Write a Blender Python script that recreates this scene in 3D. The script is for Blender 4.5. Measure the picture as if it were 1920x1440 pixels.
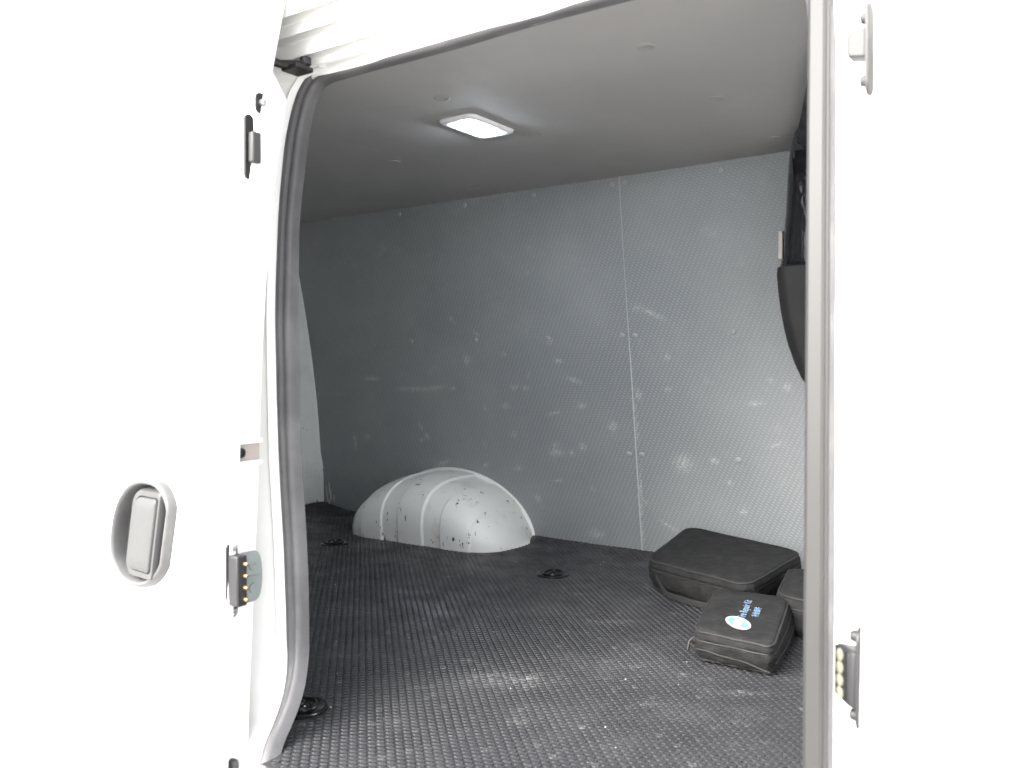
import bpy, math, random
from mathutils import Vector, noise
random.seed(7)
R = math.radians
# ------------------------------------------------------------------ scene, camera, light
sc = bpy.context.scene
for o in list(bpy.data.objects): bpy.data.objects.remove(o)
col = sc.collection
cam_d = bpy.data.cameras.new('camera'); cam = bpy.data.objects.new('camera', cam_d); col.objects.link(cam)
cam_d.sensor_width = 36.0; cam_d.lens = 30.0; cam_d.clip_start = .02; cam_d.clip_end = 2000
cam.location = (0, 0, .628)
cam.rotation_euler = (R(90 - .931), 0, R(35.03))
cam_d.dof.use_dof = True; cam_d.dof.focus_distance = 2.6; cam_d.dof.aperture_fstop = 6.3
sc.camera = cam
w = bpy.data.worlds.new('World'); sc.world = w; w.use_nodes = True
nt = w.node_tree; nt.nodes.clear()
sky = nt.nodes.new('ShaderNodeTexSky'); sky.sky_type = 'NISHITA'; sky.sun_disc = False
SUN_EL, SUN_AZ = 38, 197          # azimuth from +Y, clockwise
sky.sun_elevation = R(SUN_EL); sky.sun_rotation = R(SUN_AZ); sky.dust_density = 4.0; sky.air_density = 1.0
hs = nt.nodes.new('ShaderNodeHueSaturation'); hs.inputs['Saturation'].default_value = .22
bg = nt.nodes.new('ShaderNodeBackground'); bg.inputs['Strength'].default_value = .12
wo = nt.nodes.new('ShaderNodeOutputWorld')
nt.links.new(sky.outputs[0], hs.inputs['Color']); nt.links.new(hs.outputs[0], bg.inputs[0]); nt.links.new(bg.outputs[0], wo.inputs[0])
sd = bpy.data.lights.new('sun', 'SUN'); sd.energy = 1.3; sd.angle = R(60); sd.color = (1, .97, .93)
so = bpy.data.objects.new('sun', sd); col.objects.link(so); so.location = (0, -6, 9)
sdir = Vector((math.sin(R(SUN_AZ)) * math.cos(R(SUN_EL)), math.cos(R(SUN_AZ)) * math.cos(R(SUN_EL)), math.sin(R(SUN_EL))))
so.rotation_euler = sdir.to_track_quat('Z', 'Y').to_euler()
sc.view_settings.view_transform = 'Standard'; sc.view_settings.look = 'None'
sc.view_settings.exposure = 2.65; sc.view_settings.gamma = 1
sc.render.engine = 'CYCLES'
sc.cycles.max_bounces = 12; sc.cycles.diffuse_bounces = 6

# ------------------------------------------------------------------ helpers
class MB:
    def __init__(s): s.v = []; s.f = []; s.c = None
    def add(s, v, f):
        n = len(s.v); s.v += [tuple(p) for p in v]; s.f += [tuple(i + n for i in q) for q in f]; return s
    def box(s, a, b):
        x0, y0, z0 = a; x1, y1, z1 = b
        return s.add([(x0,y0,z0),(x1,y0,z0),(x1,y1,z0),(x0,y1,z0),(x0,y0,z1),(x1,y0,z1),(x1,y1,z1),(x0,y1,z1)],
                     [(0,3,2,1),(4,5,6,7),(0,1,5,4),(1,2,6,5),(2,3,7,6),(3,0,4,7)])
    def grid(s, rows, closed=False, flip=False):
        m = len(rows[0]); f = []
        for i in range(len(rows) - 1):
            for j in range(m if closed else m - 1):
                k = (j + 1) % m
                q = (i*m+j, i*m+k, (i+1)*m+k, (i+1)*m+j)
                f.append(q[::-1] if flip else q)
        return s.add([p for r in rows for p in r], f)
    def lathe(s, prof, o=(0,0,0), ax=(0,0,1), n=24):
        ax = Vector(ax).normalized(); u = ax.orthogonal().normalized(); v = ax.cross(u); o = Vector(o)
        rows = [[o + ax*h + (u*math.cos(2*math.pi*k/n) + v*math.sin(2*math.pi*k/n))*r for k in range(n)] for r, h in prof]
        return s.grid(rows, True)
    def tube(s, pts, r, n=8, closed=False):
        pts = [Vector(p) for p in pts]; m = len(pts); rows = []; up = None
        for i, p in enumerate(pts):
            if closed: t = pts[(i+1) % m] - pts[i-1]
            else: t = pts[min(i+1, m-1)] - pts[max(i-1, 0)]
            t.normalize()
            if up is None: up = t.orthogonal()
            a = (up - t*up.dot(t)).normalized(); up = a; b = t.cross(a)
            rr = r[i] if isinstance(r, (list, tuple)) else r
            rows.append([p + (a*math.cos(2*math.pi*k/n) + b*math.sin(2*math.pi*k/n))*rr for k in range(n)])
        if closed: rows.append(rows[0])
        s.grid(rows, True)
        if not closed:
            e = len(s.v); s.f.append(tuple(range(e-n, e))); s.f.append(tuple(range(e-m*n+n-1, e-m*n-1, -1)))
        return s
    def prism(s, poly, d):           # poly: 3-D loop, d: extrusion vector
        n = len(poly); d = Vector(d); b = [Vector(p) + d for p in poly]
        return s.add(list(poly) + b, [tuple(range(n)), tuple(range(2*n-1, n-1, -1))] + [(i, i+n, (i+1) % n + n, (i+1) % n) for i in range(n)])
    def build(s, name, mat, parent=None, smooth=True, bevel=0, seg=2, angle=40):
        me = bpy.data.meshes.new(name); me.from_pydata(s.v, [], s.f); me.validate(); me.update()
        if s.c is not None and len(s.c) == len(me.vertices):
            a = me.attributes.new('wear', 'FLOAT', 'POINT'); a.data.foreach_set('value', s.c)
        o = bpy.data.objects.new(name, me); col.objects.link(o)
        me.materials.append(mat)
        if parent: o.parent = parent
        if smooth:
            me.polygons.foreach_set('use_smooth', [True]*len(me.polygons))
            try: me.set_sharp_from_angle(angle=R(angle))
            except Exception: pass
        if bevel:
            b = o.modifiers.new('bevel', 'BEVEL'); b.width = bevel; b.segments = seg; b.limit_method = 'ANGLE'; b.angle_limit = R(40)
        return o
def tag(o, label=None, cat=None, group=None, kind=None):
    for k, v in (('label', label), ('category', cat), ('group', group), ('kind', kind)):
        if v: o[k] = v
    return o
def empty(name, loc=(0,0,0)):
    o = bpy.data.objects.new(name, None); col.objects.link(o); o.location = loc; o.empty_display_size = .1; return o
def sm(a, b, x):
    t = min(1, max(0, (x - a) / (b - a))); return t*t*(3 - 2*t)
def lerp(pts, z):
    if z <= pts[0][0]: return pts[0][1]
    for (a, p), (b, q) in zip(pts, pts[1:]):
        if z <= b: return p + (q - p)*(z - a)/(b - a)
    return pts[-1][1]

# ------------------------------------------------------------------ materials
def mat(name, base, rough=.5, spec=.5, metal=0, coat=0, sheen=0, emis=None, estr=0):
    m = bpy.data.materials.new(name); m.use_nodes = True
    p = m.node_tree.nodes['Principled BSDF']
    p.inputs['Base Color'].default_value = (*base, 1); p.inputs['Roughness'].default_value = rough
    p.inputs['Metallic'].default_value = metal; p.inputs['Specular IOR Level'].default_value = spec
    p.inputs['Coat Weight'].default_value = coat; p.inputs['Sheen Weight'].default_value = sheen
    if emis: p.inputs['Emission Color'].default_value = (*emis, 1); p.inputs['Emission Strength'].default_value = estr
    return m
class NT:
    def __init__(s, m): s.t = m.node_tree; s.p = s.t.nodes['Principled BSDF']
    def n(s, typ, ins=None, **kw):
        d = s.t.nodes.new('ShaderNode' + typ)
        for k, v in kw.items(): setattr(d, k, v)
        for k, v in (ins or {}).items():
            if hasattr(v, 'is_linked') or isinstance(v, bpy.types.NodeSocket): s.t.links.new(v, d.inputs[k])
            else: d.inputs[k].default_value = v
        return d
    def math(s, op, a, b=None, c=None):
        ins = {0: a}
        if b is not None: ins[1] = b
        if c is not None: ins[2] = c
        return s.n('Math', ins, operation=op).outputs[0]
    def obj(s): return s.n('TexCoord').outputs['Object']
    def noise(s, vec, scale, detail=3, rough=.5): return s.n('TexNoise', {'Vector': vec, 'Scale': scale, 'Detail': detail, 'Roughness': rough}).outputs[0]
    def rng(s, x, a, b, c=0., d=1.): return s.n('MapRange', {'Value': x, 'From Min': a, 'From Max': b, 'To Min': c, 'To Max': d}, interpolation_type='SMOOTHSTEP').outputs[0]
    def mix(s, f, a, b):
        d = s.n('Mix', data_type='RGBA')
        for i, v in ((0, f), (6, a), (7, b)):
            if isinstance(v, bpy.types.NodeSocket): s.t.links.new(v, d.inputs[i])
            else: d.inputs[i].default_value = v if i == 0 else (*v, 1)
        return d.outputs[2]
    def bump(s, h, strength, dist, normal=None):
        ins = {'Height': h, 'Strength': strength, 'Distance': dist}
        if normal is not None: ins['Normal'] = normal
        return s.n('Bump', ins).outputs[0]
    def set(s, name, sock): s.t.links.new(sock, s.p.inputs[name])

M = {}
M['white'] = m = mat('white_paint', (.80, .80, .79), .32, coat=.4)
t = NT(m); ob = t.obj(); n1 = t.noise(ob, 3.0, 4)
t.set('Base Color', t.mix(t.rng(n1, .45, .75), (.80, .80, .785), (.74, .745, .735))); t.set('Roughness', t.rng(t.noise(ob, 9, 3), .3, .7, .28, .42))
M['cream'] = mat('cream_flange_paint', (.78, .76, .70), .4)
M['inner_paint'] = m = mat('scuffed_inner_paint', (.45, .455, .44), .42)
t = NT(m); ob = t.obj()
st = t.n('Mapping', {'Vector': ob, 'Scale': (26, 26, 11), 'Rotation': (.2, .3, .5)}).outputs[0]
chip = t.math('MULTIPLY', t.rng(t.noise(st, 1.6, 5, .62), .625, .65), t.rng(t.noise(ob, 7, 2), .49, .55))
st2 = t.n('Mapping', {'Vector': ob, 'Scale': (60, 60, 18), 'Rotation': (0, .9, .2)}).outputs[0]
scr = t.math('MULTIPLY', t.rng(t.noise(st2, 1.0, 3, .5), .675, .695), t.rng(t.noise(ob, 5, 2), .5, .58))
c = t.mix(t.rng(t.noise(ob, 4, 5, .6), .4, .75), (.84, .835, .80), (.78, .775, .735))
c = t.mix(t.math('MULTIPLY', t.rng(t.noise(ob, 11, 4, .6), .58, .72), .45), c, (.62, .54, .47))
c = t.mix(t.math('MAXIMUM', chip, scr), c, (.11, .075, .055))
t.set('Base Color', c); t.set('Roughness', t.rng(t.noise(ob, 20, 3), .3, .7, .35, .55))
t.set('Normal', t.bump(t.noise(ob, 90, 3), .08, .002))
M['rear_paint'] = m = mat('rear_corner_paint', (.60, .62, .61), .45)
t = NT(m); ob = t.obj()
sp = t.math('MULTIPLY', t.rng(t.noise(ob, 70, 2), .70, .73), t.rng(t.noise(ob, 9, 2), .45, .6))
c = t.mix(t.rng(t.noise(ob, 6, 4, .6), .4, .7), (.78, .79, .77), (.68, .69, .67))
t.set('Base Color', t.mix(sp, c, (.1, .09, .08)))

# ribbed grey wall lining with raised dots and rubbed marks
M['wall'] = m = mat('grey_dotted_lining', (.40, .415, .42), .46)
t = NT(m); ob = t.obj(); sx = t.n('SeparateXYZ', {0: ob})
def dots(t, a, b, pitch):
    k = 2*math.pi/pitch
    u = t.math('SINE', t.math('MULTIPLY', t.math('ADD', a, t.math('MULTIPLY', b, .5)), k))
    v = t.math('SINE', t.math('MULTIPLY', b, k))
    return t.math('MULTIPLY', u, v)
d = t.rng(dots(t, sx.outputs[0], sx.outputs[2], .0165), .15, .85)
wear = t.n('Attribute', attribute_name='wear').outputs['Fac']
fine = t.noise(ob, 420, 3, .6)
big = t.noise(ob, 2.2, 4, .55)
c = t.mix(t.rng(big, .35, .7), (.238, .256, .262), (.285, .299, .301))
smud = t.math('MULTIPLY', t.rng(t.noise(ob, 13, 5, .65), .60, .78), .28)
c = t.mix(smud, c, (.48, .48, .465))
wm = t.math('MULTIPLY', wear, t.rng(t.math('ADD', t.math('MULTIPLY', t.noise(ob, 110, 5, .7), .88), t.math('MULTIPLY', d, .12)), .28, .66))
c = t.mix(t.math('MULTIPLY', d, .42), c, (.43, .44, .44))
c = t.mix(wm, c, (.72, .71, .67))
t.set('Base Color', c)
t.set('Roughness', t.rng(big, .3, .7, .40, .52))
t.set('Normal', t.bump(fine, .1, .0006, t.bump(d, .8, .0011)))
M['wall_edge'] = mat('pale_panel_edge', (.40, .41, .41), .5)
M['rivet'] = mat('grey_rivet', (.34, .35, .355), .4)

M['ceiling'] = m = mat('grey_headliner', (.30, .295, .29), .75)
t = NT(m); ob = t.obj()
c = t.mix(t.rng(t.noise(ob, 2.5, 5, .6), .35, .7), (.33, .324, .321), (.365, .36, .355))
c = t.mix(t.math('MULTIPLY', t.rng(t.noise(ob, 600, 2), .4, .75), .25), c, (.25, .246, .244))
t.set('Base Color', c); t.set('Normal', t.bump(t.noise(ob, 500, 2), .12, .0008, t.bump(t.noise(ob, 5, 3), .25, .012)))
M['clip'] = mat('headliner_clip', (.30, .295, .292), .6)

M['mat'] = m = mat('black_rubber_mat', (.03, .03, .032), .5, spec=.45)
t = NT(m); ob = t.obj()
wear = t.n('Attribute', attribute_name='wear').outputs['Fac']
dust = t.math('MULTIPLY', t.rng(t.noise(ob, 5, 6, .62), .42, .75), .5)
c = t.mix(dust, (.027, .027, .030), (.056, .0555, .057))
c = t.mix(t.math('MULTIPLY', t.rng(t.noise(ob, 60, 4, .6), .55, .78), .3), c, (.10, .10, .10))
c = t.mix(t.math('MULTIPLY', wear, t.rng(t.noise(ob, 130, 3, .6), .35, .65)), c, (.28, .275, .27))
t.set('Base Color', c); t.set('Roughness', t.rng(t.noise(ob, 8, 5, .6), .35, .7, .34, .58))
t.set('Normal', t.bump(t.noise(ob, 350, 3), .15, .0008))
M['black_gloss'] = mat('black_enamel', (.012, .012, .013), .16)
M['crumb'] = mat('pale_grit', (.7, .69, .66), .8)

M['rubber'] = m = mat('door_rubber', (.042, .041, .043), .42)
t = NT(m); ob = t.obj(); t.set('Roughness', t.rng(t.noise(ob, 14, 4), .3, .7, .34, .55))
t.set('Base Color', t.mix(t.rng(t.noise(ob, 10, 5, .6), .4, .75), (.075, .074, .078), (.115, .114, .117)))
M['edge_trim'] = mat('pale_grey_edge_trim', (.024, .0232, .0225), .5)
M['grey_plastic'] = m = mat('grey_handle_plastic', (.038, .038, .038), .5)
t = NT(m); ob = t.obj(); t.set('Base Color', t.mix(t.rng(t.noise(ob, 25, 4, .6), .4, .7), (.085, .085, .086), (.11, .109, .108)))
M['wedge'] = mat('grey_wedge_plastic', (.05, .049, .049), .5)
M['rail_slot'] = mat('grey_rail_slot', (.45, .45, .44), .5)
M['pocket'] = mat('pocket_shade_pink', (.34, .30, .28), .6)  # colour stands in for the shading inside the pocket
M['paddle'] = mat('pale_paddle_plastic', (.060, .060, .060), .55)
M['dark_plastic'] = mat('dark_contact_plastic', (.008, .008, .009), .45)
M['mid_plastic'] = mat('grey_contact_plastic', (.018, .018, .02), .45)
M['brass'] = mat('brass_pin', (.34, .23, .13), .3, metal=.8)
M['ivory'] = mat('ivory_contact_pad', (.16, .15, .11), .4)
M['zinc'] = mat('zinc_plate', (.27, .30, .295), .4, metal=.3)
M['steel'] = mat('brown_steel', (.025, .022, .021), .45, metal=.5)
M['screw'] = mat('bright_screw', (.5, .5, .5), .3, metal=.9)
M['film'] = m = mat('glossy_black_trim', (.012, .012, .014), .10, coat=1.0)
t = NT(m); ob = t.obj()
mp = t.n('Mapping', {'Vector': ob, 'Scale': (1, 1, .35)}).outputs[0]
t.set('Normal', t.bump(t.noise(mp, 22, 3, .5), .5, .012))
M['trim'] = m = mat('matte_black_trim', (.022, .021, .021), .55)
t = NT(m); t.set('Roughness', t.rng(t.noise(t.obj(), 12, 4), .3, .7, .45, .65))
M['beige'] = mat('beige_clip', (.50, .48, .44), .5)
M['fabric'] = m = mat('black_nylon_fabric', (.018, .0175, .0175), .85, spec=.25)
t = NT(m); ob = t.obj()
t.set('Base Color', t.mix(t.rng(t.noise(ob, 30, 5, .65), .4, .75), (.015, .0148, .0150), (.028, .0274, .0272)))
wv = t.math('MULTIPLY', t.math('SINE', t.math('MULTIPLY', t.n('SeparateXYZ', {0: ob}).outputs[0], 2400)), t.math('SINE', t.math('MULTIPLY', t.n('SeparateXYZ', {0: ob}).outputs[1], 2400)))
t.set('Normal', t.bump(wv, .12, .0004, t.bump(t.noise(ob, 34, 4, .6), .5, .010)))
M['piping'] = mat('black_piping', (.024, .0236, .0236), .75)
M['zip'] = mat('zip_tape', (.022, .0215, .0215), .7)
M['print_white'] = mat('white_print', (.50, .49, .51), .5)
M['print_blue'] = mat('sky_blue_print', (.17, .31, .42), .5)
M['print_text'] = mat('pale_blue_print', (.27, .40, .58), .5)
M['lens'] = mat('lit_lamp_lens', (.9, .9, .9), .4, emis=(.80, .89, 1.0), estr=55.0)
M['bezel'] = mat('pale_lamp_bezel', (.75, .76, .78), .4)
M['bezel_in'] = mat('dark_lamp_gap', (.10, .10, .105), .5)
M['ground'] = m = mat('pale_concrete', (.42, .41, .39), .85)
t = NT(m); ob = t.obj(); t.set('Base Color', t.mix(t.rng(t.noise(ob, 1.5, 6, .6), .35, .7), (.55, .54, .52), (.46, .45, .435)))
M['tyre'] = mat('tyre_rubber', (.025, .025, .025), .8)
M['rim'] = mat('grey_rim', (.4, .4, .41), .4, metal=.7)
M['underbody'] = mat('dark_underbody', (.06, .06, .06), .8)
M['glove'] = mat('rear_grey', (.35, .36, .37), .6)

# ------------------------------------------------------------------ ground
g = MB().grid([[(x, y, -.62) for x in (-200, -20, -4, 0, 4, 20, 200)] for y in (-200, -20, -4, 0, 4, 20, 200)])
tag(g.build('ground', M['ground'], None, False), 'pale concrete ground under the white van', kind='structure')

# ------------------------------------------------------------------ the van
van = empty('cargo_van', (-1.0, 1.75, -.62))
tag(van, 'white cargo van with its side door slid open, showing the grey lined load bay', 'van')
def part(mb, name, m, parent=None, **k):
    o = mb.build(name, M[m], None, **k)
    o.parent = parent or van
    o.matrix_parent_inverse = (parent.matrix_world if parent else VI).inverted() if parent else VI.inverted()
    return o
VI = van.matrix_world.copy(); VI.translation = van.location

def Yd(z): return .852 + .055*(z + .04) if z < .5 else .8817 + .055*(z - .5) + .11*(z - .5)**2
def Ya(z): return Yd(z) + .15
def Yw(z): return 2.65 - .1384*z          # far lining leans inwards

# body shell: far side skin, roof, tail, underbody (closes the load bay)
b = MB()
b.box((-3.02, 2.69, -.3), (.95, 2.74, .60)); b.box((-3.02, 2.675, .60), (-.30, 2.735, 1.34)); b.box((-3.02, 2.54, 1.33), (1.0, 2.735, 1.70))
part(b, 'far_side_panel', 'white', smooth=False)
b = MB(); b.box((-3.02, 1.20, 1.68), (1.0, 2.55, 1.73)); part(b, 'roof', 'white', bevel=.02)
b = MB(); b.box((-3.06, .95, -.3), (-2.99, 2.70, 1.70)); part(b, 'tail_panel', 'white', smooth=False)
b = MB(); b.box((-3.0, 1.05, -.16), (1.0, 2.68, -.03)); b.box((-1.06, .93, -.16), (-.42, 1.05, -.03)); part(b, 'underbody', 'underbody', smooth=False)

# near side: sill below the opening
b = MB(); b.box((-1.12, .868, -.30), (-.20, .93, -.066)); part(b, 'door_sill', 'white', bevel=.01)

# rear jamb and side skin behind the opening
seal_rear = [(-1.085,.872,-.052),(-1.106,.884,-.022),(-1.134,.920,.004),(-1.148,.955,.033),(-1.154,.980,.070),(-1.166,1.0,.108),(-1.178,1.012,.150),
  (-1.187,1.018,.242),(-1.198,1.023,.336),(-1.218,1.030,.477),(-1.234,1.040,.622),(-1.248,1.050,.72),(-1.258,1.061,.820),(-1.268,1.075,.923),(-1.272,1.091,1.026),
  (-1.272,1.100,1.078),(-1.266,1.109,1.130),(-1.256,1.115,1.160),(-1.240,1.119,1.180),(-1.215,1.121,1.189),(-1.184,1.122,1.190)]
XS = [(p[2], p[0]) for p in seal_rear[1:]]; YS = [(p[2], p[1]) for p in seal_rear[1:]]
rows = []
zs = [-.3, -.2, -.1, -.03, -.01, .0, .01, .02, .033, .05, .07, .09, .108, .13, .15] + [.15 + .0333*i for i in range(1, 30)] + [1.13, 1.145, 1.16, 1.17, 1.18, 1.186, 1.19, 1.2]
for z in zs:
    xs, ys = lerp(XS, z), lerp(YS, z); yo = Yd(z) + .082
    yo = min(yo, ys - .0) if z > .1 else min(yo, ys + .0)
    d = max(ys - yo, .0)
    rows.append([(xs, ys + .006, z), (xs - .012, ys + .002, z), (xs - .022, ys - .004 - .02*min(1, d/.06), z), (xs - .03, ys - .3*d, z), (xs - .06, ys - .65*d, z), (xs - .10, ys - .95*d, z), (-1.45, yo, z), (-2.0, yo, z), (-3.03, yo, z)])
part(MB().grid(rows, flip=True), 'rear_side_panel', 'white', angle=60)
# inner skin of the same wall, facing the load bay
part(MB().box((-3.0, 1.10, -.03), (-1.29, 1.115, 1.26)), 'inner_side_lining', 'wall', smooth=False)

# roof rail profile over the opening
prof = [(1.135,1.175),(1.118,1.178),(1.112,1.183),(1.110,1.197),(1.107,1.199),(1.1065,1.206),(1.0935,1.206),(1.093,1.1905),(1.089,1.192),(1.089,1.2005),(1.0875,1.202),(1.087,1.223),(1.0705,1.223),(1.070,1.2035),(1.0665,1.203),(1.066,1.229),(1.0645,1.2315),(1.064,1.266),(1.0445,1.266),(1.044,1.233),(1.0415,1.232),(1.041,1.250),(1.0395,1.2525),(1.039,1.282),(1.0175,1.282),(1.017,1.2535),(1.0135,1.2525),(1.012,1.29),(1.016,1.33),(1.03,1.42),(1.06,1.55),(1.12,1.66),(1.25,1.72)]
rows = [[(x, y + .0, z) for (y, z) in prof] for x in (-3.03, -1.6, -1.2, -.8, -.4, 0, .98)]
part(MB().grid(rows), 'roof_rail', 'white', angle=25)

# front pillar of the opening and its shut face
def Xr(y): return -.2718*y
rows = []; rows2 = []
for i in range(34):
    z = -.3 + 1.5*i/33
    ya = Ya(z) if z > .12 else Ya(.12) - (.12 - z)*.25
    yd = Yd(z); dx = 0
    e = Xr(ya)
    rows.append([(e, ya + .006, z), (e + .012, ya + .002, z), (e + .022, ya - .004, z), (-.238, ya - .022, z), (-.226, yd + .115, z), (-.205, yd + .097, z), (-.198, yd + .006, z), (-.195, yd, z), (-.188, yd - .004, z), (-.11, yd - .004, z), (-.1075, yd - .002, z), (-.1065, yd + .02, z), (-.09, yd + .02, z)])
    rows2.append([(-.1, yd + .02, z), (-.0985, yd - .001, z), (-.096, yd - .004, z), (.3, yd - .004, z), (.95, yd + .0, z)])
part(MB().grid(rows), 'front_pillar', 'white', angle=60)
part(MB().grid(rows2), 'front_door', 'white', angle=60)
part(MB().box((-.26, 1.06, -.03), (.95, 1.075, .55)), 'front_door_lining', 'trim', smooth=False)

# rubber seal around the opening
def seal_pts():
    p = list(seal_rear)
    for i in range(1, 9): p.append((-1.184 + .092*i, 1.122, 1.190 + .0008*math.sin(i*1.7)))
    p += [(-.42,1.122,1.189),(-.37,1.120,1.184),(-.335,1.117,1.165),(-.315,1.113,1.13),(-.305,1.106,1.09)]
    for z in (1.03, .95, .85, .75, .65, .55, .45, .35, .25, .18, .12): p.append((Xr(Ya(z)), Ya(z), z))
    p += [(-.272,.985,.06),(-.285,.95,.02),(-.32,.90,-.03),(-.38,.872,-.052)]
    for i in range(1, 7): p.append((-.38 - .1*i, .872, -.052))
    return p
def smooth_closed(p, n=3):
    p = [Vector(q) for q in p]; out = []; m = len(p)
    for i in range(m):
        a, b_, c_, d_ = p[i-1], p[i], p[(i+1) % m], p[(i+2) % m]
        for k in range(n):
            s_ = k/n
            out.append(.5*((2*b_) + (c_ - a)*s_ + (2*a - 5*b_ + 4*c_ - d_)*s_*s_ + (3*b_ - a - 3*c_ + d_)*s_**3))
    return out
sp = smooth_closed(seal_pts(), 3); m_ = len(sp); cen = Vector((-.75, 1.04, .6))
def seal_loft(profile):
    rows = []
    for i, p in enumerate(sp):
        tg = (sp[(i+2) % m_] - sp[i-2]).normalized()
        o = (cen - p); o.y = 0; inn = (o - tg*o.dot(tg)).normalized()
        nn = tg.cross(inn).normalized()
        if nn.y > 0: nn = -nn
        wob = 1 + .06*noise.noise(p*9)
        rows.append([p + inn*a*wob + nn*h*wob for a, h in profile])
    rows.append(rows[0]); return MB().grid(rows)
seal = part(seal_loft([(-.018,-.004),(-.0185,.003),(-.0170,.0075),(-.0135,.0098),(-.008,.0098),(-.0045,.0075),(-.003,.0025),(-.001,.002)]), 'door_seal', 'rubber', angle=70)
part(seal_loft([(-.001,.002),(.001,.0022),(.0022,.0055),(.005,.0072),(.010,.0068),(.0140,.0035),(.016,-.003),(.016,-.018)]), 'seal_lip', 'rubber', seal, angle=70)

# pale edge trim on the front pillar of the opening
rows = []
for i in range(40):
    z = -.02 + 1.17*i/39; ya = Ya(z) if z > .12 else Ya(.12) - (.12 - z)*.25; e = Xr(ya)
    rows.append([(e - .0140, ya + .012, z), (e - .0142, ya - .008, z), (e - .0128, ya - .0145, z), (e - .009, ya - .017, z), (e + .006, ya - .0178, z), (e + .0095, ya - .0165, z), (e + .0102, ya - .0145, z), (e + .0125, ya - .014, z), (e + .0138, ya - .011, z), (e + .014, ya + .006, z)])
part(MB().grid(rows), 'pillar_edge_trim', 'edge_trim', angle=18)

# ------------------------------------------------------------------ load bay
# rubber floor mat with raised scales
def hmat(x, y):
    h = .004*noise.noise(Vector((x*2.2, y*2.2, 3.1))) + .0025*noise.noise(Vector((x*6, y*6, 1.7)))
    h += .004*math.exp(-((x + .45*y + .55)/.05)**2)*sm(1.2, 1.5, y)*(1 - sm(1.9, 2.1, y))
    h += .018*sm(2.54, 2.655, y)*(.6 + .4*noise.noise(Vector((x*3, 0, 0)))) + .03*sm(-2.72, -2.93, x)*sm(2.3, 2.6, y)
    return h
wearspots = [(-.996,1.402,.10,.045,.9),(-1.012,1.884,.06,.02,.6),(-1.579,1.831,.05,.03,.4),(-1.378,1.312,.05,.012,.5),(-1.126,1.446,.02,.012,.7),(-1.109,1.27,.03,.006,.7),(-.573,1.611,.06,.015,.4),(-1.399,1.433,.06,.01,.35),(-1.215,1.09,.05,.004,1.),(-1.17,1.01,.04,.006,1.),(-1.406,1.694,.04,.012,.5),(-.8,1.6,.2,.1,.2),(-1.2,2.5,.3,.03,.35),(-.86,1.25,.02,.02,.6),(-.7,1.45,.03,.01,.5)]
def fwear(x, y):
    s_ = 0
    for a, b_, r1, r2, k in wearspots:
        dx, dy = x - a, y - b_; u = (dx*.82 + dy*.57)/r1; v = (-dx*.57 + dy*.82)/r2
        q = u*u + v*v
        if q < 4: s_ = max(s_, .75*k*math.exp(-q*1.2))
    nn = noise.noise(Vector((x*40, y*40, 9)))
    return min(1, s_*(.75 + .8*nn) + (.35*sm(.42, .7, nn)))
def onmat(x, y):
    if y < 1.10: return -1.10 - max(0, y - .90)*.75 < x < -.33 and y > .885
    return -2.93 < x < .35 and y < 2.648
b = MB(); b.c = []
nx, ny = 190, 100; vid = {}
for j in range(ny):
    for i in range(nx):
        x = -2.935 + 3.3*i/(nx-1); y = .875 + 1.78*j/(ny-1)
        vid[i, j] = len(b.v); b.v.append((x, y, hmat(x, y))); b.c.append(max(0, fwear(x, y))*.6)
for j in range(ny-1):
    for i in range(nx-1):
        x = -2.935 + 3.3*(i+.5)/(nx-1); y = .875 + 1.78*(j+.5)/(ny-1)
        if y > 1.10 or (-1.10 - max(0, y - .90)*.75 < x < -.31): b.f.append((vid[i,j], vid[i+1,j], vid[i+1,j+1], vid[i,j+1]))
floor_mat = part(b, 'floor_mat', 'mat')
rings = [(-1.397, 2.213), (-2.288, 2.149), (-1.222, 1.062), (-.5, 1.15)]
b = MB(); b.c = []
PA, PB = .0152, .0140; ca, sa = math.cos(R(45)), math.sin(R(45))
# scale outline: flat back, rounded front (front faces the door side)
out = [(-.0062,.0048),(-.0068,-.0010),(-.0055,-.0043),(-.0026,-.0057),(.0026,-.0057),(.0055,-.0043),(.0068,-.0010),(.0062,.0048)]
nn_ = len(out); ii = 0
for i in range(-215, 216):
    for j in range(-260, 261):
        p_ = (i + (.0 if j % 2 else .0))*PA; q_ = j*PB
        # column axis runs diagonally across the load bay
        x = -1.3 + p_*ca - q_*sa; y = 1.75 + p_*sa + q_*ca
        if not onmat(x, y) or not onmat(x-.006, y) or not onmat(x, y-.006): continue
        if x < -2.9: continue
        if -2.40 < x < -1.72 and y > 2.30: continue
        if any((x-a)**2 + (y-c_)**2 < .052**2 for a, c_ in rings): continue
        z0 = hmat(x, y); n0 = len(b.v); wr = max(0, fwear(x, y)); jz = random.uniform(-.0002, .0003)
        hh = .0017*(.9 + .35*noise.noise(Vector((x*12, y*12, 5)))) + jz
        near = y < 2.05 and x > -1.95
        lev = ((1.0, -.0006, .7), (.88, hh, 1.0), (.66, hh*.5, .6)) if near else ((1.0, -.0006, .7), (.82, hh*.85, .9))
        for k, zz, wk in lev:
            for (a, d) in out:
                b.v.append((x + (a*ca - d*sa)*k, y + (a*sa + d*ca)*k, z0 + zz)); b.c.append(wr*wk)
        for L_ in range(len(lev) - 1):
            q0 = n0 + L_*nn_
            b.f += [(q0+k, q0+(k+1) % nn_, q0+nn_+(k+1) % nn_, q0+nn_+k) for k in range(nn_)]
        q0 = n0 + (len(lev)-1)*nn_; b.f.append(tuple(q0+k for k in range(nn_)))
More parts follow.
